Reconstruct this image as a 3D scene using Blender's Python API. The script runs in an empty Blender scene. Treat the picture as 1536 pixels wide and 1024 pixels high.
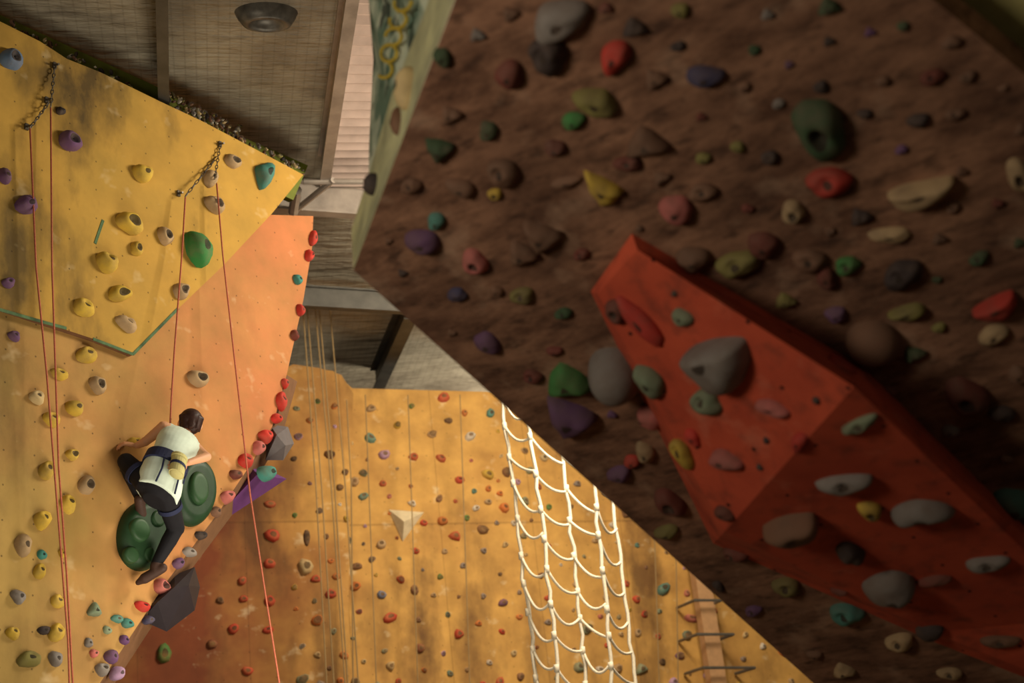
import bpy, bmesh, math, random
from mathutils import Vector, Matrix, noise
from mathutils.bvhtree import BVHTree
sc=bpy.context.scene
sc.view_settings.view_transform='Standard'
random.seed(4)
F=2133.33
RC=(Matrix.Rotation(math.radians(110),4,'X')@Matrix.Rotation(math.radians(-6.3),4,'Z'))
C0=Vector((0,0,1.6))
cam=bpy.data.cameras.new('camera'); co=bpy.data.objects.new('camera',cam); sc.collection.objects.link(co)
co.matrix_world=Matrix.Translation(C0)@RC; cam.lens=50; cam.sensor_width=36
cam.dof.use_dof=True; cam.dof.focus_distance=10.4; cam.dof.aperture_fstop=1.35
sc.camera=co
def ray(x,y): return RC.to_3x3()@Vector(((x-768)/F,(512-y)/F,-1))
def lin(c): return tuple(((v/255)/12.92 if v/255<=.04045 else ((v/255+.055)/1.055)**2.4) for v in c)+(1,)
def frame(o,n,up=Vector((0,0,1))):
    z=n.normalized(); y=(up-up.dot(z)*z).normalized(); x=y.cross(z)
    M=Matrix((x,y,z)).transposed().to_4x4(); M.translation=o; return M
def loc(M,x,y,w=0):
    Mi=M.inverted(); o=Mi@C0; d=Mi.to_3x3()@ray(x,y); t=(w-o.z)/d.z
    return o+d*t
def depth(M,p): 
    q=M@p-C0; return q.dot(RC.to_3x3()@Vector((0,0,-1)))
nA=Vector((.819,-.574,0)); MA=frame(C0+ray(240,740)*10.5,nA)
nB=Vector((.39,-.92,0)); MB=frame(Vector((0,18,4)),nB)
nC=-Vector((.30,.42,.857)); MC=frame(C0+ray(530,405)*6.0,nC)
# ---------- materials
class NT:
    def __init__(s,name,rough=.8):
        s.m=bpy.data.materials.new(name); s.m.use_nodes=True; s.t=s.m.node_tree; s.b=s.t.nodes['Principled BSDF']
        s.b.inputs['Roughness'].default_value=rough; s.b.inputs['Specular IOR Level'].default_value=.25
        s.tc=s.t.nodes.new('ShaderNodeTexCoord').outputs['Object']
    def n(s,k,**kw):
        a=s.t.nodes.new(k)
        for q,v in kw.items():
            if hasattr(a,q): setattr(a,q,v)
        return a
    def l(s,a,b): s.t.links.new(a,b)
    def noise(s,scale,det=4,stretch=(1,1,1),rough=.6):
        mp=s.n('ShaderNodeMapping'); mp.inputs['Scale'].default_value=stretch; s.l(s.tc,mp.inputs[0])
        a=s.n('ShaderNodeTexNoise'); a.inputs['Scale'].default_value=scale; a.inputs['Detail'].default_value=det; a.inputs['Roughness'].default_value=rough
        s.l(mp.outputs[0],a.inputs['Vector']); return a.outputs['Fac']
    def rng(s,v,a,b,c=0,d=1):
        r=s.n('ShaderNodeMapRange'); s.l(v,r.inputs[0])
        for i,q in enumerate((a,b,c,d)): r.inputs[1+i].default_value=q
        return r.outputs[0]
    def mix(s,f,a,b):
        x=s.n('ShaderNodeMix',data_type='RGBA')
        for v,i in ((f,0),(a,6),(b,7)):
            if isinstance(v,(int,float,tuple)): x.inputs[i].default_value=v
            else: s.l(v,x.inputs[i])
        return x.outputs[2]
    def math(s,op,a,b=0.0,c=0.0):
        x=s.n('ShaderNodeMath',operation=op)
        for v,i in ((a,0),(b,1),(c,2)):
            if isinstance(v,(int,float)): x.inputs[i].default_value=v
            else: s.l(v,x.inputs[i])
        return x.outputs[0]
    def xyz(s):
        x=s.n('ShaderNodeSeparateXYZ'); s.l(s.tc,x.inputs[0]); return x.outputs
    def col(s,c):
        if isinstance(c,tuple): s.b.inputs['Base Color'].default_value=c
        else: s.l(c,s.b.inputs['Base Color'])
        return s.m
    def bump(s,h,st=.3,d=.01):
        b=s.n('ShaderNodeBump'); b.inputs['Strength'].default_value=st; b.inputs['Distance'].default_value=d
        s.l(h,b.inputs['Height']); s.l(b.outputs[0],s.b.inputs['Normal'])
def dots(t,sp,r):
    X,Y,Z=t.xyz()
    a=t.math('SUBTRACT',t.math('FRACT',t.math('DIVIDE',X,sp)),.5); b=t.math('SUBTRACT',t.math('FRACT',t.math('DIVIDE',Y,sp)),.5)
    d=t.math('SQRT',t.math('ADD',t.math('MULTIPLY',a,a),t.math('MULTIPLY',b,b)))
    return t.math('LESS_THAN',d,r/sp)
def wallmat(name,c1,c2,ax,a0,a1,dark=.6,chalk=.5,sp=.24,stain=.58,scol=(45,38,28),seams=0,dark_patches=()):
    t=NT(name,.85); X=t.xyz()[ax]
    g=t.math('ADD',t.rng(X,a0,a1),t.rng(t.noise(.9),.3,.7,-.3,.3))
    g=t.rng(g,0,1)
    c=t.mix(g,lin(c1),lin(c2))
    c=t.mix(t.rng(t.noise(2.2,7),.35,.75,0,.5),c,lin(tuple(int(v*.66) for v in c1)))
    c=t.mix(t.rng(t.noise(.75,6,(1.5,.6,1)),stain,stain+.16,0,dark),c,lin(scol))
    nz=t.rng(t.noise(2.0,6,(1.4,.7,1)),.25,.75,-.75,.75)
    for (px,py,rx,ry,st) in dark_patches:   # ragged darker patches at given spots on the panel
        XX,YY,_=t.xyz(); a=t.math('DIVIDE',t.math('SUBTRACT',XX,px),rx); b=t.math('DIVIDE',t.math('SUBTRACT',YY,py),ry)
        d=t.math('ADD',t.math('SQRT',t.math('ADD',t.math('MULTIPLY',a,a),t.math('MULTIPLY',b,b))),nz)
        c=t.mix(t.rng(d,1.1,.1,0,st),c,lin(scol))
    c=t.mix(t.rng(t.noise(3.4,3,(1,1.2,1)),.62,.80,0,chalk),c,lin((228,208,165)))
    c=t.mix(t.math('MULTIPLY',dots(t,sp,.007),.6),c,lin((50,35,20)))
    if seams:
        XX,YY,_=t.xyz()
        for v,s_ in ((XX,1.25),(YY,2.45)):
            c=t.mix(t.math('MULTIPLY',t.math('LESS_THAN',t.math('FRACT',t.math('DIVIDE',t.math('ADD',v,40.),s_)),.010),.3),c,lin((80,50,25)))
    t.bump(t.noise(60,3),.15,.004)
    return t.col(c)
def plain(name,c,rough=.6,metal=0,var=.25,sc_=12):
    t=NT(name,rough); t.b.inputs['Metallic'].default_value=metal
    return t.col(t.mix(t.rng(t.noise(sc_,4),.35,.7,0,var),lin(c),lin(tuple(int(v*.5) for v in c))))
def sp_(M,L): 
    o=[]
    for x,y,rx,ry,s in L: p=loc(M,x,y); o.append((p.x,p.y,rx,ry,s))
    return o
m_yel=wallmat('paint_yellow',(186,150,68),(200,152,66),0,-3,3,.85,.5,.24,.56,(50,42,30),0,sp_(MA,[(118,150,.35,.75,.85),(15,380,.3,.9,.75),(60,120,.3,.3,.6)]))
m_or=wallmat('paint_orange',(178,146,80),(194,120,74),0,-1.3,1.3,.35,.5,.24,.58,(70,52,34),0,sp_(MA,[(10,600,.25,.8,.5),(120,960,.6,.4,.3)]))
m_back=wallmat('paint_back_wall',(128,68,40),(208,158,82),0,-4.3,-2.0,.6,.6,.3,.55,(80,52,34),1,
  sp_(MB,[(632,955,.28,1.0,.8),(715,980,.3,.8,.65),(490,990,.25,.9,.65),(375,790,.35,.9,.75),(965,870,.35,1.1,.75),(800,960,.2,.8,.5),(425,700,.2,.8,.5)]))
m_ply=plain('plywood_edge',(120,85,58),.8)
m_green=plain('paint_green',(110,118,40),.7)
t=NT('overhang_board',.9)
c=t.mix(t.rng(t.noise(4,8,(.6,1.6,1),.75),.36,.60),lin((92,62,46)),lin((156,114,88)))
c=t.mix(t.rng(t.noise(1.6,5),.42,.7,0,.6),c,lin((66,43,33)))
c=t.mix(t.rng(t.noise(11,6,(.6,1.5,1)),.53,.66,0,.65),c,lin((52,34,26)))
c=t.mix(t.rng(t.noise(3,7),.56,.72,0,.5),c,lin((192,156,128)))
t.bump(t.noise(30,4,(.5,2,1)),.3,.006)
m_board=t.col(c)
t=NT('volume_orange_red',.9)
c=t.mix(t.rng(t.noise(3,6),.35,.7,0,.7),lin((196,84,56)),lin((152,58,40)))
c=t.mix(t.rng(t.noise(9,6),.50,.70,0,.55),c,lin((100,54,42)))
c=t.mix(t.rng(t.noise(4,6),.58,.75,0,.3),c,lin((225,150,120)))
c=t.mix(dots(t,.28,.009),c,lin((30,15,12)))
m_red=t.col(c)
t=NT('ceiling_insulation',.55); X,Y,Z=t.xyz()
c=t.mix(t.rng(t.noise(.7,5),.38,.66),lin((178,168,146)),lin((118,108,92)))
gx=t.math('LESS_THAN',t.math('FRACT',t.math('MULTIPLY',X,11.)),.14); gy=t.math('LESS_THAN',t.math('FRACT',t.math('MULTIPLY',Y,8.)),.10)
c=t.mix(t.math('MULTIPLY',t.math('MAXIMUM',gx,gy),.22),c,lin((90,80,64)))
c=t.mix(t.rng(t.noise(1.5,6,(1,3,1)),.56,.7,0,.6),c,lin((78,70,58)))
t.bump(t.noise(2,4,(1,4,1)),.8,.12)
m_ceil=t.col(c)
m_steel=plain('painted_steel',(88,84,76),.5,.3,.5,5)
m_pink=plain('galvanised_light',(175,163,150),.45,.3,.4,5)
m_rope=plain('rope_red',(190,105,80),.8,0,.4,80)
m_net=plain('net_rope_white',(225,212,185),.8,0,.3,60)
m_floor=plain('rubber_floor',(110,95,75),.8)
m_conc=plain('shell_wall',(140,120,90),.8)
m_rim=plain('rim_cream_green',(225,222,180),.7,0,.5,5)
t=NT('mural_panel',.6); c=t.mix(t.rng(t.noise(4,3),.42,.55),lin((215,220,200)),lin((125,150,130)))
c=t.mix(t.rng(t.noise(7,2),.58,.62,0,.8),c,lin((60,70,60))); m_mural=t.col(c)
m_letter=plain('mural_yellow',(190,165,60),.6)
def holdmat(name,f0,dirt_dim):
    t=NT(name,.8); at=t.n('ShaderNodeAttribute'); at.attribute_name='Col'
    c=t.mix(t.rng(t.noise(9,5),.40,.72,f0,f0+.45),at.outputs['Color'],lin(dirt_dim))
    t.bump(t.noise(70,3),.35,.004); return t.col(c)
m_hold=holdmat('hold_resin',.0,(120,100,80)); m_hold2=holdmat('hold_resin_dim',.22,(98,78,64)); m_hold3=holdmat('hold_resin_far',.15,(170,125,75))  # m_hold2 darkens the overhang grips: dim light mixed into their colour
# ---------- mesh helpers
def fin(name,bm,mats,M=None,parent=None,smooth=False,nofix=False):
    if not nofix: bmesh.ops.recalc_face_normals(bm,faces=bm.faces)
    me=bpy.data.meshes.new(name); bm.to_mesh(me); bm.free()
    if not isinstance(mats,list): mats=[mats]
    for m in mats: me.materials.append(m)
    if smooth: me.shade_smooth()
    o=bpy.data.objects.new(name,me); sc.collection.objects.link(o)
    if parent: o.parent=parent
    elif M: o.matrix_world=M
    return o
def prism(bm,pts,off,mi=0,ms=None):
    a=[bm.verts.new(p) for p in pts]; b=[bm.verts.new(Vector(p)+Vector(off)) for p in pts]
    f=bm.faces.new(a); f.material_index=mi; g=bm.faces.new(b[::-1]); g.material_index=mi if ms is None else ms
    for i in range(len(a)):
        j=(i+1)%len(a); s=bm.faces.new((a[i],b[i],b[j],a[j])); s.material_index=mi if ms is None else ms
def tube(bm,pts,r,seg=8,r2=None):
    pts=[Vector(p) for p in pts]; n=len(pts); rings=[]
    for i,p in enumerate(pts):
        d=(pts[min(i+1,n-1)]-pts[max(i-1,0)]).normalized()
        a=d.orthogonal().normalized() if i==0 else (a-a.dot(d)*d).normalized()
        b=d.cross(a); rr=r if r2 is None else r+(r2-r)*i/(n-1)
        rings.append([bm.verts.new(p+(a*math.cos(k*2*math.pi/seg)+b*math.sin(k*2*math.pi/seg))*rr) for k in range(seg)])
    for i in range(n-1):
        for k in range(seg):
            bm.faces.new((rings[i][k],rings[i][(k+1)%seg],rings[i+1][(k+1)%seg],rings[i+1][k]))
    bm.faces.new(rings[0][::-1]); bm.faces.new(rings[-1])
def box(bm,c,x,y,z,M=None):
    m=Matrix.Translation(c)@(M or Matrix.Identity(4))@Matrix.Diagonal((x,y,z,1)); bmesh.ops.create_cube(bm,size=1,matrix=m)
CK=dict(P=(100,68,105),y=(200,166,62),b=(180,152,112),g=(52,125,62),t=(66,130,118),r=(190,52,42),k=(52,46,48),w=(215,208,188),n=(48,54,90),
 o=(125,118,62),G=(132,126,120),B=(118,84,64),K=(190,105,98),l=(98,122,150),O=(205,110,50),d=(44,78,50),m=(108,50,42),c=(200,175,125),s=(122,138,110),v=(185,150,185))
def hold(bm,L,p,N,sx,sy,dep,rot,kind,col,rings=7,segs=16):
    z=Vector(N); y=Vector((0,1,0)); y=(y-y.dot(z)*z).normalized(); x=y.cross(z)
    cr,sr=math.cos(rot),math.sin(rot); x,y=x*cr+y*sr,y*cr-x*sr
    ph=random.random()*6; ph2=random.random()*6; base=lin(CK[col]); jit=random.uniform(.85,1.12)
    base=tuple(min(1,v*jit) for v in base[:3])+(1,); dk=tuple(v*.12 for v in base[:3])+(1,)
    off=Vector((random.random()*50,random.random()*50,0)); R=[]
    for i in range(rings+1):
        t=i/rings; r=math.sin(t*math.pi/2)**.85; h=math.cos(t*math.pi/2); ring=[]
        for k in range(1 if i==0 else segs):
            th=k*2*math.pi/segs; ro=1+.09*math.sin(2*th+ph)+.07*math.sin(3*th+ph2)
            if kind=='tri': a=(th+math.pi/6)%(2*math.pi/3)-math.pi/3; ro=.35*1+.65*.62/math.cos(a)*1.25
            if kind in('ball','disc'): ro=1
            X=r*ro*math.cos(th); Y=r*ro*math.sin(th); H=h
            if kind=='tear': X*=1-.45*max(-.3,Y); Y*=1.05
            if kind=='moon': 
                if Y>0: Y*=.3
                Y+=.25; H=h**.6
            if kind=='bean': Y=Y*.8-.45*X*X+.2
            if kind=='jug':
                Y+=.3*h; H=h-.45*math.exp(-(X*X+(Y-.55)**2)/.10)
            if kind=='pocket': H=h-.5*math.exp(-((X)**2+(Y)**2)/.07)
            if kind=='disc': H=min(h*1.6,1)
            q=Vector((X,Y,0))*1.6+off; nz=noise.noise(q)*.22*(0 if kind in('ball','disc') else 1)
            H=max(H+nz*(1-t),0)
            ring.append(bm.verts.new(p+x*(X*sx/2*(1+nz*.5))+y*(Y*sy/2*(1+nz*.5))+z*(H*dep-(.012 if i==rings else 0))))
        R.append(ring)
    def fc(vs,c):
        f=bm.faces.new(vs); f.smooth=True
        for l in f.loops: l[L]=c
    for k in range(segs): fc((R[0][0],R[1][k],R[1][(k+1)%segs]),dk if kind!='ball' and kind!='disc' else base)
    for i in range(1,rings):
        for k in range(segs):
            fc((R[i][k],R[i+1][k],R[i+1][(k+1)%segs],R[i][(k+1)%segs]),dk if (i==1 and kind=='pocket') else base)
def holds(name,M,lst,off=0,bvh=None,lod=(7,16),ky=1.0,dk=.5,mat=None):
    bm=bmesh.new(); L=bm.loops.layers.float_color.new('Col')
    Mi=M.inverted(); o=Mi@C0
    for h in lst:
        x,y,a,b,kind,col=h[:6]; rot=math.radians(h[6]) if len(h)>6 else random.uniform(-.35,.35)
        w=h[7] if len(h)>7 else off
        p=loc(M,x,y,w); N=Vector((0,0,1))
        if bvh:
            d=(p-o).normalized(); hit=bvh.ray_cast(o,d)
            if hit[0] and hit[3]<(p-o).length+.01: p=hit[0]; N=hit[1]; N=N if N.z>0 else -N
        s=depth(M,p)/F; sx,sy=a*s,b*s*ky
        hold(bm,L,p,N,sx,sy,min(sx,sy)*(h[8] if len(h)>8 else dk),rot,kind,col,*lod)
    return fin(name,bm,mat or m_hold,M,smooth=True)
# ---------- room shell
e1=Vector((-.225,.974,0)); e2=Vector((.974,.225,0))
MR=Matrix((e2,e1,Vector((0,0,1)))).transposed().to_4x4(); 
bm=bmesh.new(); box(bm,(0,10,-.1),34,40,.2); fin('floor',bm,m_floor,MR)
bm=bmesh.new(); box(bm,(0,10,8.15),34,40,.1); fin('ceiling',bm,m_ceil,MR)
bm=bmesh.new(); box(bm,(0,29.9,4.05),34,.2,8.1); fin('wall_back',bm,m_conc,MR)
bm=bmesh.new(); box(bm,(-16.9,10,4.05),.2,40,8.1); fin('wall_left',bm,m_conc,MR)
bm=bmesh.new(); box(bm,(16.9,10,4.05),.2,40,8.1); fin('wall_right',bm,m_conc,MR)
def zl(x,y,z=7.75):
    d=ray(x,y); return C0+d*((z-C0.z)/d.z)
def ibeam(name,p,q,w,h,mat):
    d=(q-p).normalized(); s=d.cross(Vector((0,0,1))).normalized(); u=Vector((0,0,1)); bm=bmesh.new()
    t=.02; prof=[(-w/2,0),(w/2,0),(w/2,t),(t/2,t),(t/2,h-t),(w/2,h-t),(w/2,h),(-w/2,h),(-w/2,h-t),(-t/2,h-t),(-t/2,t),(-w/2,t)]
    prism(bm,[p+s*a+u*b for a,b in prof],q-p); return fin(name,bm,mat)
ibeam('ceiling_beam',zl(237,-300),zl(246,176),.09,.32,m_steel)
ibeam('ceiling_beam',zl(552,-150),zl(487,278),.10,.33,m_pink)
ibeam('ceiling_beam',zl(616,478),zl(566,588),.16,.33,m_steel)
ibeam('ceiling_beam',zl(380,314),zl(640,332),.12,.33,m_pink)
ibeam('ceiling_beam',zl(380,456),zl(760,478),.10,.26,m_steel)
bm=bmesh.new()
tube(bm,[zl(445,285),zl(440,318)],.05); tube(bm,[zl(500,270),zl(440,318)],.03); tube(bm,[zl(455,272),zl(545,272)],.03)
fin('roof_truss_brace',bm,m_pink)
bm=bmesh.new()
a0=zl(562,-120,8.05); a1=zl(500,300,8.05); sd=e2*.75; n=120
rows=[]
for i in range(n+1):
    p=a0.lerp(a1,i/n); z=Vector((0,0,.02*math.sin(i*math.pi/2)))
    rows.append((bm.verts.new(p+z-e2*.15),bm.verts.new(p+sd+z)))
for i in range(n): bm.faces.new((rows[i][0],rows[i][1],rows[i+1][1],rows[i+1][0]))
fin('corrugated_roof_sheet',bm,plain('corrugated_pale',(205,182,168),.5,0,.3,4))
bm=bmesh.new(); c=zl(400,32,8.02)
prof=[(.07,.03),(.12,-.01),(.15,-.04),(.19,-.03),(.23,.03),(.25,.08)]
rg=[[bm.verts.new(c+e2*(r*math.cos(k*math.pi/12))+e1*(r*.6*math.sin(k*math.pi/12))+Vector((0,0,z))) for k in range(24)] for r,z in prof]
for i in range(len(rg)-1):
    for k in range(24): bm.faces.new((rg[i][k],rg[i][(k+1)%24],rg[i+1][(k+1)%24],rg[i+1][k]))
bm.faces.new(rg[0]); fin('ceiling_lamp',bm,plain('lamp_grey',(110,106,98),.4,.3,.8,9),smooth=True)
# ---------- left wall
def P(M,pts,w=0): return [loc(M,x,y,w) for x,y in pts]
edge=[(470,324),(468,372),(455,450),(430,562),(408,640),(380,690),(330,765),(285,825),(250,872),(205,940),(150,1024),(95,1110)]
bm=bmesh.new(); prism(bm,P(MA,[(-160,400),(-160,100),(0,180),(200,300),(405,322)]+edge+[(0,1290),(-160,1290)]),(0,0,-.12),0,1)
lw=fin('climbing_wall_left',bm,[m_or,m_ply],MA)
def child(o): o.parent=lw; o.matrix_parent_inverse=MA.inverted()
bm=bmesh.new(); prism(bm,P(MA,[(-160,-50),(0,32),(60,62),(100,88),(150,108),(240,152),(300,180),(380,222),(455,262),(408,320),(335,398),(268,462),(200,532),(140,508),(0,462),(-160,410)],.05),(0,0,-.05),0,1)
child(fin('upper_panel',bm,[m_yel,m_ply],MA))
bm=bmesh.new(); prism(bm,P(MA,[(-160,-80),(0,22),(240,132),(340,196),(410,225),(462,248),(440,300),(0,90),(-160,0)],-.15),(0,0,-.06))
child(fin('top_trim',bm,m_green,MA))
bm=bmesh.new()
for q in ([(140,508),(200,531),(268,462)],[(0,464),(70,484),(100,492)],[(155,330),(143,365)]):
    for a,b in zip(q,q[1:]):
        a=loc(MA,*a,.054); b=loc(MA,*b,.054); n=(b-a).cross(Vector((0,0,1))).normalized()*.011
        prism(bm,[a-n,b-n,b+n,a+n],(0,0,-.006))
child(fin('painted_seam',bm,plain('teal_paint',(95,125,85),.8,0,.8,9),MA))
bm=bmesh.new(); e=edge[3:]
ia=[bm.verts.new(loc(MA,x,y,0)) for x,y in e]; ob=[bm.verts.new(loc(MA,x+16,y+10,-.25)) for x,y in e]; oc=[bm.verts.new(loc(MA,x-20,y-6,-.35)) for x,y in e]
for i in range(len(e)-1):
    bm.faces.new((ia[i],ia[i+1],ob[i+1],ob[i])); bm.faces.new((ob[i],ob[i+1],oc[i+1],oc[i]))
child(fin('arete_edge',bm,m_ply,MA))
LA=[(15,90,34,40,'pocket','l'),(5,265,24,24,'blob','P'),(103,213,36,34,'pocket','P'),(90,167,16,14,'blob','k'),(38,308,36,32,'blob','P'),(212,261,34,30,'blob','y'),
(192,335,46,36,'pocket','y'),(158,396,34,34,'jug','y'),(203,374,22,22,'pocket','y'),(178,441,40,28,'pocket','y'),(124,463,40,26,'jug','y'),(188,487,36,24,'jug','b'),
(246,355,26,28,'pocket','b'),(270,437,30,26,'pocket','b'),(295,374,54,46,'tear','g',-55),(394,262,48,32,'tear','t',60),(348,243,32,22,'pocket','b'),(314,268,24,34,'blob','b'),(320,308,32,30,'pocket','b'),
(295,568,36,28,'pocket','b',0,0),(145,578,26,30,'pocket','b',0,0),(128,534,36,26,'jug','y',0,0),(88,562,30,18,'jug','y',0,0),(110,612,28,28,'blob','y',0,0),(76,630,30,22,'jug','y',0,0),(54,597,28,20,'jug','c',0,0),
(12,425,24,16,'jug','P'),(20,505,22,16,'jug','P',0,0),(107,682,20,20,'pocket','y',0,0),(68,707,26,28,'jug','y',0,0),(128,728,28,30,'pocket','b',0,0),(100,757,26,28,'jug','y',0,0),(62,781,30,28,'jug','y',0,0),
(33,818,28,34,'blob','b',0,0),(62,832,18,14,'blob','t',0,0),(92,830,12,14,'blob','y',0,0),(58,858,22,22,'jug','y',0,0),(26,895,24,22,'blob','G',0,0),(85,903,24,20,'jug','y',0,0),(140,916,24,20,'tri','s',0,0),
(83,950,28,26,'jug','y',0,0),(65,945,22,14,'blob','k',0,0),(18,950,22,20,'jug','y',0,0),(42,990,38,26,'jug','o',0,0),(82,988,26,22,'blob','G',0,0),(132,964,16,14,'blob','G',0,0),(175,928,20,14,'blob','t',0,0),(160,945,16,12,'blob','s',0,0),
(203,664,26,16,'jug','y',0,0)]
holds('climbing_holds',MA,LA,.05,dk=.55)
LE=[(468,358,14,26,'blob','r'),(462,384,16,18,'blob','r'),(445,420,18,14,'blob','t'),(449,466,14,20,'blob','r'),(440,503,14,16,'blob','m'),(426,575,12,16,'blob','r'),(420,603,18,26,'jug','r'),(413,628,18,16,'blob','r'),
(396,655,24,20,'jug','r'),(386,672,22,20,'blob','K'),(366,692,28,20,'jug','r'),(398,710,30,26,'blob','t',0,.0),(352,712,22,16,'blob','m'),(340,746,30,18,'jug','K'),(322,768,20,16,'blob','B'),(300,803,22,14,'blob','k'),(283,828,26,14,'blob','G'),(266,845,22,16,'blob','P'),
(240,880,26,24,'pocket','K'),(212,910,26,16,'jug','r'),(222,930,18,14,'blob','n'),(190,935,24,14,'blob','t'),(185,960,18,14,'blob','P'),(165,985,26,20,'blob','P'),(152,1005,24,20,'jug','G'),(175,1010,26,20,'blob','v'),(140,980,16,12,'blob','K')]
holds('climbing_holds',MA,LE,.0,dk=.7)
m_disc=plain('disc_green',(38,66,40),.5,0,.5,6); m_disc2=plain('disc_green_light',(48,80,48),.5,0,.4,9)
holds('green_disc_volume',MA,[(214,803,116,92,'disc','d',60,0,.2),(288,738,112,80,'disc','d',70,0,.2)],0,lod=(9,40),mat=m_disc)
holds('disc_grips',MA,[(208,795,38,38,'disc','g',0,.08,.2),(236,778,26,26,'disc','g',0,.08,.2),(196,832,28,26,'disc','g',0,.08,.2),(224,832,24,24,'disc','g',0,.08,.2),(297,732,36,52,'disc','d',0,.08,.2)],.08,lod=(8,28),mat=m_disc2)
def volume(name,M,base,apex,col,w0=-.25):
    bm=bmesh.new(); b=[bm.verts.new(loc(M,x,y,w0)) for x,y in base]; a=[bm.verts.new(loc(M,*q)) for q in apex]
    if len(a)==1:
        bm.faces.new(b[::-1]); n=len(b)
        for i in range(n): bm.faces.new((b[i],b[(i+1)%n],a[0]))
    else:
        bmesh.ops.convex_hull(bm,input=list(bm.verts))
    return fin(name,bm,col,M)
volume('purple_volume',MA,[(372,690),(430,718),(296,806),(325,765)],[(385,712,.0)],plain('paint_purple',(100,56,112),.6))
volume('black_volume',MA,[(214,908),(262,862),(292,850),(300,880),(292,915),(250,947),(212,930)],[(262,880,.10),(283,878,.08),(236,903,.06)],plain('paint_black',(46,40,44),.5),-.1)
volume('grey_volume',MA,[(405,636),(432,640),(441,665),(425,690),(398,690)],[(415,652,.1),(428,668,.08)],plain('paint_grey',(105,98,98),.6),-.1)
bm=bmesh.new(); L=bm.loops.layers.float_color.new('Col')
for i in range(170):
    if i<110: x=random.uniform(252,360); y=152+(x-252)*.47+random.uniform(-14,12)
    elif i<135: x=random.uniform(10,200); y=32+x*.5+random.uniform(-8,2)
    else: x=random.uniform(360,455); y=208+(x-360)*.5+random.uniform(-6,6)
    p=loc(MA,x,y,random.uniform(-.1,.02)); s=random.uniform(.015,.055)
    hold(bm,L,p,Vector((0,0,1)),s*1.3,s*.6,s*.4,random.random()*6,'blob',random.choice('kBBBccwGoG'),3,7)
fin('debris_pile',bm,m_hold,MA,smooth=True)
def rope(name,pts,r=.0065):
    bm=bmesh.new(); q=[loc(MA,*p) for p in pts]; tube(bm,q,r,6); return fin(name,bm,m_rope,MA,smooth=True)
rope('climbing_rope',[(76,160,.12),(78,400,.13),(88,700,.15),(100,860,.16),(110,1040,.2),(113,1150,.22)])
rope('climbing_rope',[(45,192,.12),(54,400,.13),(70,560,.15),(86,760,.16),(102,960,.2),(108,1150,.22)])
rope('climbing_rope',[(325,275,.14),(334,380,.17),(352,540,.22),(375,740,.3),(398,890,.4),(420,1030,.5),(440,1150,.6)])
rope('climbing_rope',[(278,296,.14),(273,380,.16),(262,520,.22),(257,600,.27),(254,660,.24),(244,690,.26)])
bm=bmesh.new()
def chain(a,b,n=10):
    for i in range(n):
        p=a.lerp(b,(i+.5)/n); d=(b-a).normalized(); s=d.orthogonal().normalized()
        if i%2: s=d.cross(s)
        l=(b-a).length/n*.62
        tube(bm,[p+d*l*math.cos(k*math.pi/5)+s*.010*math.sin(k*math.pi/5) for k in range(11)],.004,5)
for a,b in (((82,98,.06),(76,160,.13)),((330,218,.06),(322,268,.13)),((326,235,.06),(278,294,.13)),((76,150,.06),(45,192,.12))): chain(loc(MA,*a),loc(MA,*b))
for q in ((82,98),(330,216),(268,290),(40,190),(70,150)):
    c=loc(MA,*q,.06); box(bm,c,.03,.05,.015); tube(bm,[c,c+Vector((0,-.01,.05))],.009)
fin('rope_anchor_chain',bm,plain('chain_steel',(95,88,78),.4,.5),MA)
# ---------- back wall
bm=bmesh.new(); prism(bm,P(MB,[(60,560),(425,552),(440,548),(500,556),(528,582),(755,588),(900,592),(1500,604),(1500,1500),(60,1500)]),(0,0,-.2),0,1)
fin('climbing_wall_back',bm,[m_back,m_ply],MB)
bm=bmesh.new(); prism(bm,P(MB,[(420,556),(440,546),(480,552),(512,562),(530,590),(524,800),(518,1500),(60,1500),(60,560)],.22),(0,0,-.22),0,1)
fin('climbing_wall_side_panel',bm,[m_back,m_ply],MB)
bm=bmesh.new()
a=[bm.verts.new(loc(MB,*q,.01)) for q in ((583,764),(636,768),(604,812))]; bm.faces.new(a); 
v=bm.verts.new(loc(MB,606,782,.16)); [bm.faces.new((a[i],a[(i+1)%3],v)) for i in range(3)]
fin('triangle_volume',bm,plain('paint_cream',(220,200,160)),MB)
cols='rrrOOtskwygKBGPvccbOGsbB'
LB=[(665,597,22,14,'jug','r'),(555,658,20,14,'jug','t'),(576,682,18,16,'blob','v'),(620,685,16,12,'blob','r'),(661,688,16,12,'jug','r'),(585,927,22,16,'jug','r'),(458,850,22,28,'blob','c',0,.22),(460,806,10,28,'blob','k',0,.22),
(408,803,24,20,'blob','r',0,.22),(404,846,18,16,'jug','r',0,.22),(404,902,18,16,'jug','r',0,.22),(402,945,18,12,'jug','r',0,.22),(350,943,18,16,'blob','r',0,.22),(363,871,14,14,'blob','r',0,.22),(365,898,14,12,'blob','r',0,.22),(371,1006,18,14,'blob','r',0,.22),(405,756,18,12,'blob','r',0,.22),(318,966,16,16,'blob','m',0,.22),(246,980,20,34,'blob','g',0,.22),(330,900,12,12,'blob','B',0,.22),
(995,884,24,18,'jug','t'),(1037,928,26,12,'jug','K'),(735,620,14,14,'blob','t'),(705,655,18,14,'jug','w'),(545,745,16,12,'jug','t'),(572,892,14,14,'blob','l'),(630,972,14,16,'blob','m')]
pts=[(h[0],h[1]) for h in LB]
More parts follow.
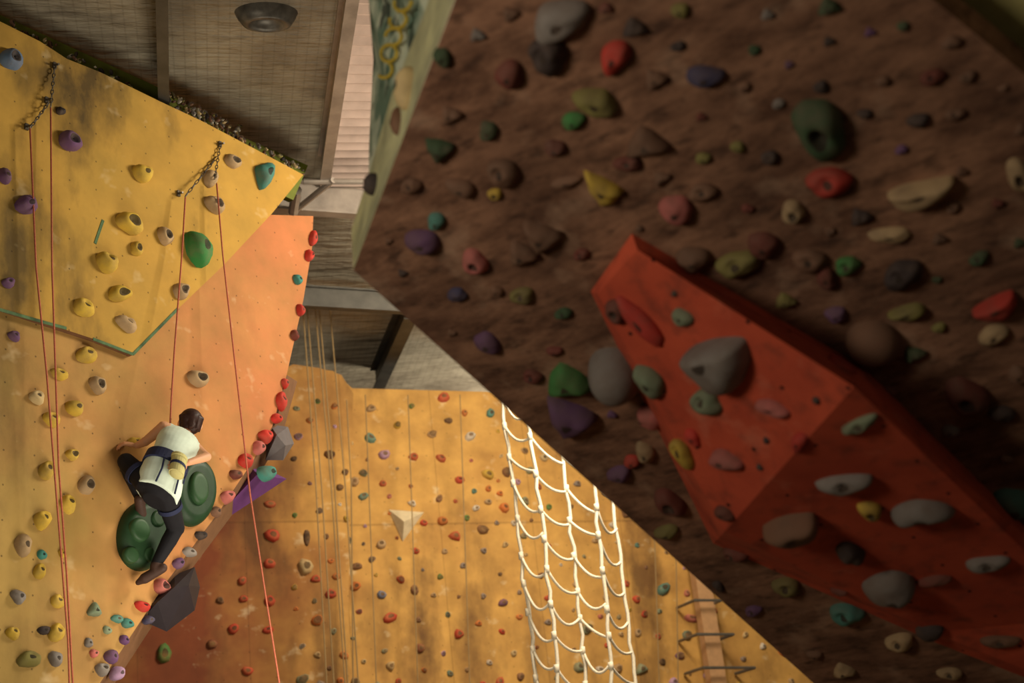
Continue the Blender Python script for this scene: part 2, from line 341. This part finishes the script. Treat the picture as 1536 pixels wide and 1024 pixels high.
for i in range(2600):
    x=random.uniform(440,1200); y=random.uniform(600,1040); rr=26+14*noise.noise(Vector((x*.01,y*.01,0)))
    if all((x-a)**2+(y-b)**2>rr**2 for a,b in pts):
        pts.append((x,y)); s=random.choice([6,8,9,10,12,15]); LB.append((x,y,s*random.uniform(.9,1.4),s,random.choice(['blob','jug','tri','pocket']),random.choice(cols),random.uniform(-40,40),.22 if x<520 else 0))
holds('climbing_holds',MB,LB,0,lod=(4,9),dk=.6,mat=m_hold3)
bm=bmesh.new()
for a,b,w in ((452,492,1.3),(458,503,1.2),(470,520,1.2),(476,524,1.1),(492,540,1.),(520,530,.6)):
    tube(bm,[loc(MB,a,430 if a<500 else 600,w),loc(MB,(a+b)/2+2,730,w),loc(MB,b,1060,w)],.009,6)
for a,b in ((975,990),(1010,1018),(612,628),(548,566),(690,706)):
    tube(bm,[loc(MB,a,592,.5),loc(MB,b,1060,.5)],.008,6)
fin('belay_ropes',bm,plain('rope_dull',(150,122,80),.8),MB)
bm=bmesh.new()
box(bm,(loc(MB,1062,940,.3)),.22,4.2,.14)
fin('wooden_post',bm,plain('pale_wood',(190,145,100),.7),MB)
bm=bmesh.new()
for x0,x1,y in ((1042,1082,900),(1046,1100,951),(1055,1132,1001)):
    a=loc(MB,x0,y,.55); b=loc(MB,x1,y,.55); tube(bm,[a+Vector((0,0,-.5)),a,b,b+Vector((0,0,-.5))],.02,8)
fin('metal_rungs',bm,plain('rung_steel',(120,112,100),.4,.5),MB)
# ---------- cargo net
MN=frame(C0+ray(850,800)*14,Vector((.35,-.94,0)))
cols_=[[(752,560),(757,640),(775,760),(785,870),(798,960),(812,1100)],[(788,600),(797,670),(812,770),(822,870),(832,960),(842,1100)],[(838,600),(846,690),(855,790),(866,880),(873,960),(884,1100)],[(885,650),(893,730),(898,810),(908,890),(914,960),(922,1100)],[(912,700),(922,770),(930,830),(938,900),(948,980),(960,1100)]]
def samp(c,y):
    for (x0,y0),(x1,y1) in zip(c,c[1:]):
        if y<=y1: return x0+(x1-x0)*(y-y0)/(y1-y0)
    return c[-1][0]
bm=bmesh.new(); wv=[0,.25,.1,.3,.0]
for ci,c in enumerate(cols_):
    tube(bm,[loc(MN,samp(c,y)+random.uniform(-2.5,2.5),y,wv[ci]) for y in range(c[0][1],1100,22)],.019,7)
for r in range(13):
    y0=540+r*48
    for ci in range(4):
        A=y0+ci*26+random.uniform(-8,8); B=y0+(ci+1)*26+random.uniform(-8,8)
        if A<cols_[ci][0][1] : continue
        sag=random.uniform(5,24)
        pp=[]
        for k in range(9):
            s=k/8; y=A+(B-A)*s; x=samp(cols_[ci],A)*(1-s)+samp(cols_[ci+1],B)*s
            pp.append(loc(MN,x,y+sag*4*s*(1-s),wv[ci]*(1-s)+wv[ci+1]*s))
        tube(bm,pp,.014,7)
        q=pp[0]; tube(bm,[q+Vector((0,-.035,0)),q,q+Vector((0,.035,0))],.026,7)
fin('cargo_net',bm,m_net,MN,smooth=True)
# ---------- overhang board
bm=bmesh.new(); prism(bm,P(MC,[(530,405),(683,0),(758,-200),(1150,-200),(1400,0),(1536,110),(1900,404),(1900,1500),(1750,1500),(1220,1024)]),(0,0,-.14))
ob_=fin('overhang_climbing_wall',bm,m_board,MC)
bm=bmesh.new(); prism(bm,P(MC,[(1000,-260),(1950,-260),(1950,600),(1500,300)],-.2),(0,0,-.1)); fin('olive_wall_panel',bm,plain('paint_olive',(175,165,105),.8),MC)
def wp(x,y,z): return C0+ray(x,y)*z
I=[MC@loc(MC,x,y) for x,y in ((530,405),(568,305),(612,188),(660,60),(720,-100))]
dI=[(p-C0).dot(RC.to_3x3()@Vector((0,0,-1))) for p in I]
O_=[wp(x,y,d+.35) for (x,y),d in zip(((527,345),(553,262),(588,140),(636,20),(682,-110)),dI)]
G_=[wp(x,y,d+1.3) for (x,y),d in zip(((529,300),(554,205),(560,90),(553,0),(545,-110)),dI)]
bm=bmesh.new(); vi=[bm.verts.new(p) for p in I]; vo=[bm.verts.new(p) for p in O_]
for i in range(4): bm.faces.new((vi[i],vi[i+1],vo[i+1],vo[i]))
bmesh.ops.solidify(bm,geom=bm.faces[:],thickness=.03); fin('overhang_rim',bm,m_rim)
bm=bmesh.new(); vo=[bm.verts.new(p) for p in O_]; vg=[bm.verts.new(p) for p in G_]
for i in range(1,4): bm.faces.new((vo[i],vo[i+1],vg[i+1],vg[i]))
bmesh.ops.solidify(bm,geom=bm.faces[:],thickness=.03); fin('mural_side_panel',bm,m_mural)
bm=bmesh.new()
for k in range(5):
    t0=.1+k*.11; c=O_[2].lerp(O_[4],t0)*.78+G_[2].lerp(G_[4],t0)*.22; u=(O_[3]-O_[2]).normalized()*.055; v=(G_[3]-O_[3]).normalized()*.14
    nn=u.cross(v).normalized(); nn=nn if nn.dot(C0-c)>0 else -nn
    st=random.uniform(0,6); tube(bm,[c+nn*.03+u*math.cos(st+a*.5)*(.8)+v*math.sin(st+a*.5) for a in range(0,random.choice([8,11,13]))],.008,6)
fin('mural_lettering',bm,m_letter)
MRim=frame(I[2],(I[0]-I[4]).cross(O_[2]-I[2]).normalized()*(1 if ((I[0]-I[4]).cross(O_[2]-I[2])).dot(C0-I[2])>0 else -1))
holds('rim_holds',MRim,[(612,132,42,66,'blob','c'),(598,182,26,46,'blob','B'),(560,276,30,32,'blob','k')],.0)
# red volume
B_=[(948,350),(886,437),(1070,815),(1400,962),(1650,1060),(1650,900),(1297,552)]
T_=[(956,374,.07),(897,440,.07),(1087,797,.36),(1400,948,.05),(1640,1045,.04),(1640,925,.04),(1281,580,.50)]
bm=bmesh.new(); b=[bm.verts.new(loc(MC,*q,0)) for q in B_]; a=[bm.verts.new(loc(MC,*q)) for q in T_]
for i in range(7): j=(i+1)%7; bm.faces.new((b[i],b[j],a[j],a[i]))
bm.faces.new((a[0],a[1],a[2])); bm.faces.new((a[0],a[2],a[6])); bm.faces.new((a[6],a[2],a[3])); bm.faces.new((a[6],a[3],a[5])); bm.faces.new((a[5],a[3],a[4])); bm.faces.new(b)
bmesh.ops.recalc_face_normals(bm,faces=bm.faces); bvh=BVHTree.FromBMesh(bm); fin('orange_volume',bm,m_red,MC)
LC=[(840,28,90,62,'blob','G',10),(825,82,64,58,'jug','k'),(925,85,62,46,'bean','r',20),(765,110,48,42,'blob','m'),(1058,113,58,36,'blob','n',-15),(665,85,30,30,'blob','d'),(895,150,66,46,'tear','o',-50),(860,180,38,28,'blob','g'),
(733,195,34,28,'blob','d'),(660,222,40,36,'tri','d'),(970,212,62,44,'tri','B'),(1230,190,78,96,'pocket','d',0),(1245,272,72,48,'jug','r',-10),(1380,285,94,62,'moon','b',-8),(1190,316,38,36,'pocket','b'),(1335,350,62,26,'blob','b'),
(1015,312,54,44,'blob','K'),(1055,288,48,30,'jug','B'),(943,245,42,28,'jug','m'),(905,282,42,58,'tri','y',10),(850,272,56,18,'blob','B'),(757,258,54,46,'jug','B'),(743,290,22,20,'pocket','y'),(693,280,34,42,'blob','B',30),(833,220,32,28,'blob','m'),
(655,330,32,26,'blob','t'),(635,360,52,42,'blob','P',-10),(713,390,42,38,'pocket','K'),(813,352,50,50,'tri','B',15),(783,378,44,38,'tri','B'),(785,443,44,28,'jug','o'),(686,440,34,22,'blob','n'),(745,435,24,18,'blob','B'),(732,512,34,44,'blob','P',15),(832,525,24,18,'blob','m'),
(1040,385,46,46,'blob','B'),(1108,395,66,46,'jug','o'),(1145,365,52,40,'blob','m'),(1215,390,54,40,'jug','B'),(1240,415,32,40,'blob','m'),(1272,398,44,30,'jug','g'),(1355,410,62,48,'jug','k'),(1360,465,54,36,'moon','o'),(1495,455,78,50,'moon','r',10),(1490,500,52,30,'blob','b'),
(1310,510,82,76,'ball','B'),(1530,262,40,56,'pocket','b'),(1450,590,62,66,'pocket','m'),(1528,560,30,34,'blob','B'),(1522,750,56,62,'blob','t'),(852,568,66,52,'tri','g',-15),(856,622,64,68,'tri','P',10),(925,552,82,82,'ball','G',0,0,.8),
(978,622,44,42,'blob','K'),(976,570,44,52,'blob','s'),(968,676,32,36,'blob','b'),(1025,680,32,50,'jug','y'),(1040,655,22,30,'blob','r'),(948,690,28,22,'blob','r'),(930,708,38,30,'blob','P'),(1005,750,44,50,'pocket','m'),(1000,795,38,26,'blob','o'),(1105,828,42,30,'jug','m'),
(1180,878,48,34,'jug','o'),(1078,878,16,22,'blob','k'),(1270,918,54,40,'jug','t'),(1350,960,42,36,'jug','b'),(1395,945,46,30,'blob','k'),(1500,960,54,26,'jug','B'),(1265,1003,32,24,'tri','b'),(1425,1008,38,24,'jug','b'),(1222,980,24,16,'blob','B'),(1260,885,32,16,'blob','m'),
(1085,536,112,122,'moon','G',8,0,.5),(1025,475,42,26,'blob','s',-20),(1062,603,60,40,'jug','s'),(1160,612,64,30,'bean','K',-15),(1090,690,60,38,'bean','K',0),(1200,662,44,24,'blob','r',40),(1290,635,64,28,'jug','s'),(1265,722,78,42,'jug','G'),(1305,762,36,40,'pocket','y'),
(1380,762,90,54,'bean','G',-15),(1188,785,78,92,'moon','B',0),(1335,875,72,80,'blob','G'),(1275,825,42,52,'blob','k'),(1480,842,64,34,'jug','G'),(1400,868,52,22,'blob','m'),(962,482,34,100,'blob','r',20),(925,465,36,38,'pocket','m'),(1262,548,52,44,'jug','r'),(1087,768,32,24,'blob','m'),(1012,440,12,10,'blob','k'),(1150,660,12,10,'blob','k'),(1225,600,14,12,'blob','k'),(1140,700,12,10,'blob','k')]
pp=[(h[0],h[1]) for h in LC]
for i in range(1400):
    x=random.uniform(560,1536); y=random.uniform(0,1024)
    if y>405+.897*(x-530)-28 or x<530+(405-y)*.378+24 or y<(x-1400)*.81+35: continue
    if 900<x and (x-948)*.62+350<y and y<437+1.9*(x-886) : continue
    if all((x-a)**2+(y-b)**2>50**2 for a,b in pp):
        pp.append((x,y)); s=random.uniform(10,28); LC.append((x,y,s*1.35,s,random.choice(['blob','jug','tri']),random.choice('BmkBkodPGm')))
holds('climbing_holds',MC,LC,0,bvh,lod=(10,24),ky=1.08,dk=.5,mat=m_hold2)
# ---------- climber
emp=bpy.data.objects.new('climber',None); sc.collection.objects.link(emp); emp.matrix_world=MA
def sph(bm,c,r):
    bmesh.ops.create_icosphere(bm,subdivisions=2,radius=r,matrix=Matrix.Translation(c))
def cap(bm,a,b,r0,r1):
    sph(bm,a,r0); sph(bm,b,r1); tube(bm,[a,b],r0*.985,14,r1*.985)
def ell(bm,c,X,Y,Z,rx,ry,rz):
    M=Matrix((X,Y,Z)).transposed().to_4x4()@Matrix.Diagonal((rx,ry,rz,1)); M.translation=c
    bmesh.ops.create_icosphere(bm,subdivisions=3,radius=1,matrix=M)
def part(name,bm,mat,vox=.008,sm=4):
    o=fin(name,bm,mat,parent=emp,smooth=True)
    m=o.modifiers.new('r','REMESH'); m.mode='VOXEL'; m.voxel_size=vox; m.use_smooth_shade=True
    if sm: s=o.modifiers.new('s','SMOOTH'); s.factor=.5; s.iterations=sm
    return o
cl=lambda x,y,w: loc(MA,x,y,w)
m_skin=plain('skin',(215,160,122),.55,0,.08); m_hair=plain('hair_dark',(58,36,30),.5,0,.5,60); m_shirt=plain('tank_top_mint',(214,230,214),.8,0,.12,20)
m_pants=plain('leggings_black',(24,23,28),.8); m_shoe=plain('climbing_shoe',(70,50,42),.6); m_har=plain('harness_navy',(40,46,76),.7); m_bag=plain('chalk_bag_yellow',(200,192,130),.8)
pel=cl(240,724,.36); wai=cl(248,698,.38); che=cl(262,672,.36); nek=cl(277,651,.31); hd=cl(285,637,.29)
S=(nek-pel).normalized(); Bk=Vector((-.35,-.1,.93)); Bk=(Bk-Bk.dot(S)*S).normalized(); Lt=S.cross(Bk)
SEC=[(-.13,.09,.07),(-.09,.140,.100),(0,.160,.118),(.08,.148,.108),(.16,.125,.094),(.24,.130,.098),(.32,.146,.105),(.38,.150,.100),(.43,.125,.082),(.47,.075,.062)]
KN=[pel,wai,che,nek]; KD=[0]
for a_,b_ in zip(KN,KN[1:]): KD.append(KD[-1]+(b_-a_).length)
TOT=KD[-1]
def spine(t):
    s=t/.47*TOT
    if s<=0: return pel+(wai-pel).normalized()*s
    for i in range(3):
        if s<=KD[i+1]: return KN[i].lerp(KN[i+1],(s-KD[i])/(KD[i+1]-KD[i]))
    return nek
def rad(t):
    for (a,b,c),(d,e_,f) in zip(SEC,SEC[1:]):
        if t<=d: q=(t-a)/(d-a); q=q*q*(3-2*q); return b+(e_-b)*q,c+(f-c)*q
    return SEC[-1][1:]
def torso(bm,t0,t1,inf,n=22,seg=28,flare=0):
    R=[]
    for i in range(n+1):
        t=t0+(t1-t0)*i/n; rx,rz=rad(t); rx+=inf+flare*max(0,1-i/4); rz+=inf+flare*max(0,1-i/4); c=(spine(t-.02)+spine(t)+spine(t+.02))/3
        R.append([bm.verts.new(c+Lt*rx*math.cos(k*2*math.pi/seg)+Bk*rz*math.sin(k*2*math.pi/seg)) for k in range(seg)])
    for i in range(n):
        for k in range(seg): bm.faces.new((R[i][k],R[i][(k+1)%seg],R[i+1][(k+1)%seg],R[i+1][k]))
    bm.faces.new(R[0][::-1]); bm.faces.new(R[-1])
shc=spine(.40)
shR=shc+Lt*.155; shL=shc-Lt*.155
elR=cl(310,685,.48); wrR=cl(281,694,.53); haR=cl(264,695,.53)
elL=cl(218,662,.17); wrL=cl(205,668,.10)
hipR=pel+Lt*.080-S*.05-Bk*.01; hipL=pel-Lt*.080-S*.03-Bk*.04
knR=cl(264,792,.24); anR=cl(234,846,.17); knL=cl(189,692,.15); anL=cl(210,746,.11)
def hand(bm,w,fwd,nrm,side,curl):
    fwd=fwd.normalized(); nrm=(nrm-nrm.dot(fwd)*fwd).normalized(); s=fwd.cross(nrm)*side
    ell(bm,w+fwd*.05,s,fwd,nrm,.040,.052,.015)
    for i,(l,o_) in enumerate(((.070,-.030),(.080,-.010),(.074,.011),(.058,.030))):
        p=w+fwd*.085+s*o_; d=fwd.copy()
        for k in range(3):
            d=(d*math.cos(curl)+(-nrm)*math.sin(curl)).normalized() if k==0 else (Matrix.Rotation(curl,3,fwd.cross(-nrm))@d)
            q=p+d*l*(.45,.31,.24)[k]; cap(bm,p,q,.0092-.0008*k,.0088-.0009*k); p=q
    p=w+fwd*.03-s*.03; d=(fwd*.6-s*.75-nrm*.2).normalized(); q=p+d*.038; cap(bm,p,q,.012,.010); cap(bm,q,q+(fwd*.9-s*.2-nrm*.4).normalized()*.03,.010,.008)
bm=bmesh.new()
torso(bm,-.12,.47,0)
cap(bm,nek-S*.05,hd,.052,.048)
for a,b in ((shR,elR),(shL,elL)): cap(bm,a,b,.046,.034); cap(bm,spine(.43),a,.055,.048)
cap(bm,elR,wrR,.036,.024); cap(bm,elL,wrL,.036,.024)
hand(bm,wrR,haR-wrR,Bk,1,.35); hand(bm,wrL,Vector((-.5,.1,-.3)),Vector((.2,.6,.6)),-1,.5)
cap(bm,hipR,knR,.080,.053); cap(bm,knR,anR,.050,.035); cap(bm,hipL,knL,.080,.053); cap(bm,knL,anL,.050,.035)
fw=(Vector((.55,-.05,-.8))).normalized(); up=(Vector((.1,.97,.1))-Vector((.1,.97,.1)).dot(fw)*fw).normalized(); rt=fw.cross(up)
ell(bm,hd+up*.02,rt,up,fw,.074,.092,.09); ell(bm,hd+fw*.03-up*.045,rt,up,fw,.05,.055,.055)
cap(bm,hd+fw*.085+up*.01,hd+fw*.108-up*.018,.010,.014)
for s_ in(-1,1): ell(bm,hd+rt*.078*s_-up*.0,rt,up,fw,.014,.03,.02); 
ell(bm,hd+fw*.085-up*.048,rt,up,fw,.024,.009,.012)
part('body',bm,m_skin,.006,3)
bm=bmesh.new()
for s_ in(-1,1): ell(bm,hd+fw*.082+rt*.03*s_+up*.015,rt,up,fw,.014,.010,.012)
fin('eyes',bm,plain('eye',(60,40,30),.2),parent=emp,smooth=True)
bm=bmesh.new(); ell(bm,hd+up*.030-fw*.018,rt,up,fw,.086,.090,.090); ell(bm,hd-up*.030-fw*.04,rt,up,fw,.072,.062,.058)
for k in range(16):
    a=k*.8; tube(bm,[hd+up*.10-fw*.02+rt*.03*math.cos(a),hd+up*.04-fw*(.06+.04*math.sin(a)**2)+rt*.085*math.cos(a),hd-up*.06-fw*.07*abs(math.sin(a))+rt*.07*math.cos(a)-fw*.03],.013,6,.006)
part('hair',bm,m_hair,.006,1)
bm=bmesh.new()
torso(bm,-.085,.435,.011,flare=.012)
for q in (shR,shL): cap(bm,spine(.42),spine(.42).lerp(q,.72)+S*.008,.062,.050)
part('tank_top',bm,m_shirt,.007,3)
bm=bmesh.new(); torso(bm,-.13,.02,.002)
for h_,k_,a_ in ((hipR,knR,anR),(hipL,knL,anL)): cap(bm,h_,k_,.088,.064); cap(bm,k_,k_.lerp(a_,.35),.060,.059); cap(bm,k_.lerp(a_,.35),a_,.059,.040)
part('leggings',bm,m_pants,.008,3)
bm=bmesh.new()
for a_,d_ in ((anR,Vector((-.35,-.25,-.6))),(anL,Vector((.5,-.45,-.5)))):
    d_.normalize(); cap(bm,a_+Vector((0,-.01,0)),a_-Vector((0,.05,0)),.044,.040); cap(bm,a_-Vector((0,.05,0))-d_*.05,a_-Vector((0,.06,0))+d_*.09,.036,.040); cap(bm,a_-Vector((0,.06,0))+d_*.09,a_-Vector((0,.065,0))+d_*.14,.038,.022)
part('climbing_shoes',bm,m_shoe,.008,2)
def ring(bm,c,X,Z,rx,rz,ax,wd,th,seg=36):
    R=[]
    for k in range(seg):
        a=2*math.pi*k/seg; o_=X*math.cos(a); n_=Z*math.sin(a)
        R.append([bm.verts.new(c+o_*(rx+e)+n_*(rz+e)+ax*h) for e,h in ((0,-wd/2),(th,-wd/2),(th,wd/2),(0,wd/2))])
    for k in range(seg):
        for j in range(4): bm.faces.new((R[k][j],R[k][(j+1)%4],R[(k+1)%seg][(j+1)%4],R[(k+1)%seg][j]))
bm=bmesh.new(); rx,rz=rad(.12); ring(bm,spine(.12),Lt,Bk,rx+.012,rz+.012,S,.085,.016)
for h_,k_ in((hipR,knR),(hipL,knL)):
    ax=(k_-h_).normalized(); X=ax.orthogonal().normalized(); ring(bm,h_+ax*.11,X,ax.cross(X),.082,.082,ax,.035,.007)
for s_ in (-1,1): tube(bm,[spine(.10)+Bk*(rz+.02)+Lt*.07*s_,spine(.0)+Bk*.142+Lt*.07*s_,spine(-.09)+Bk*.13+Lt*.08*s_],.007)
for k in range(3):
    a=.9-.45*k; q=spine(.1)+Lt*(rx+.028)*math.cos(a)+Bk*(rz+.028)*math.sin(a); tube(bm,[q+S*.03,q-S*.05+Bk*.01,q-S*.07+Lt*.01],.006)
fin('harness',bm,m_har,parent=emp)
bm=bmesh.new(); cb=spine(.04)+Bk*.19+Lt*.02; dn=(-S*.6+Vector((0,-.6,0))).normalized()
ring(bm,cb,Lt,Bk,.050,.042,dn,.13,.007,20); ell(bm,cb+dn*.055,Lt,dn,Bk,.055,.028,.047); ring(bm,cb-dn*.065,Lt,Bk,.053,.045,dn,.018,.009,20)
fin('chalk_bag',bm,m_bag,parent=emp,smooth=False)
bm=bmesh.new(); ring(bm,cb,Lt,Bk,.0575,.0495,dn,.02,.003,20); ring(bm,cb-dn*.066,Lt,Bk,.03,.025,dn,.012,.018,20); fin('chalk_bag_strap',bm,m_har,parent=emp)
# ---------- lights
def area(name,p,tgt,e,size,col=(1,.88,.70)):
    l=bpy.data.lights.new(name,'AREA'); l.energy=e; l.size=size; l.color=col; o=bpy.data.objects.new(name,l); sc.collection.objects.link(o)
    o.location=p; o.rotation_euler=(Vector(tgt)-Vector(p)).to_track_quat('-Z','Y').to_euler(); return o
area('hall_light_main',(2.2,11,7.4),(-3,11,3.8),330,1.3)
area('hall_light_rear',(1.5,12.5,7.3),(1,18,4.5),320,1.8)
area('hall_light_front',(-3.2,1.6,3.2),(.1,6,5),100,1.2)
area('hall_light_up',(-1,9,2.5),(-1.5,13,8.1),110,2)
area('roof_fill_light',(1.0,20.5,6.2),(-1.0,20.5,8.1),200,1.2)  # unseen fill added behind the back wall to brighten the far ceiling
w=bpy.data.worlds.new('world'); sc.world=w; w.use_nodes=True; w.node_tree.nodes['Background'].inputs[0].default_value=(1,.84,.65,1); w.node_tree.nodes['Background'].inputs[1].default_value=.17
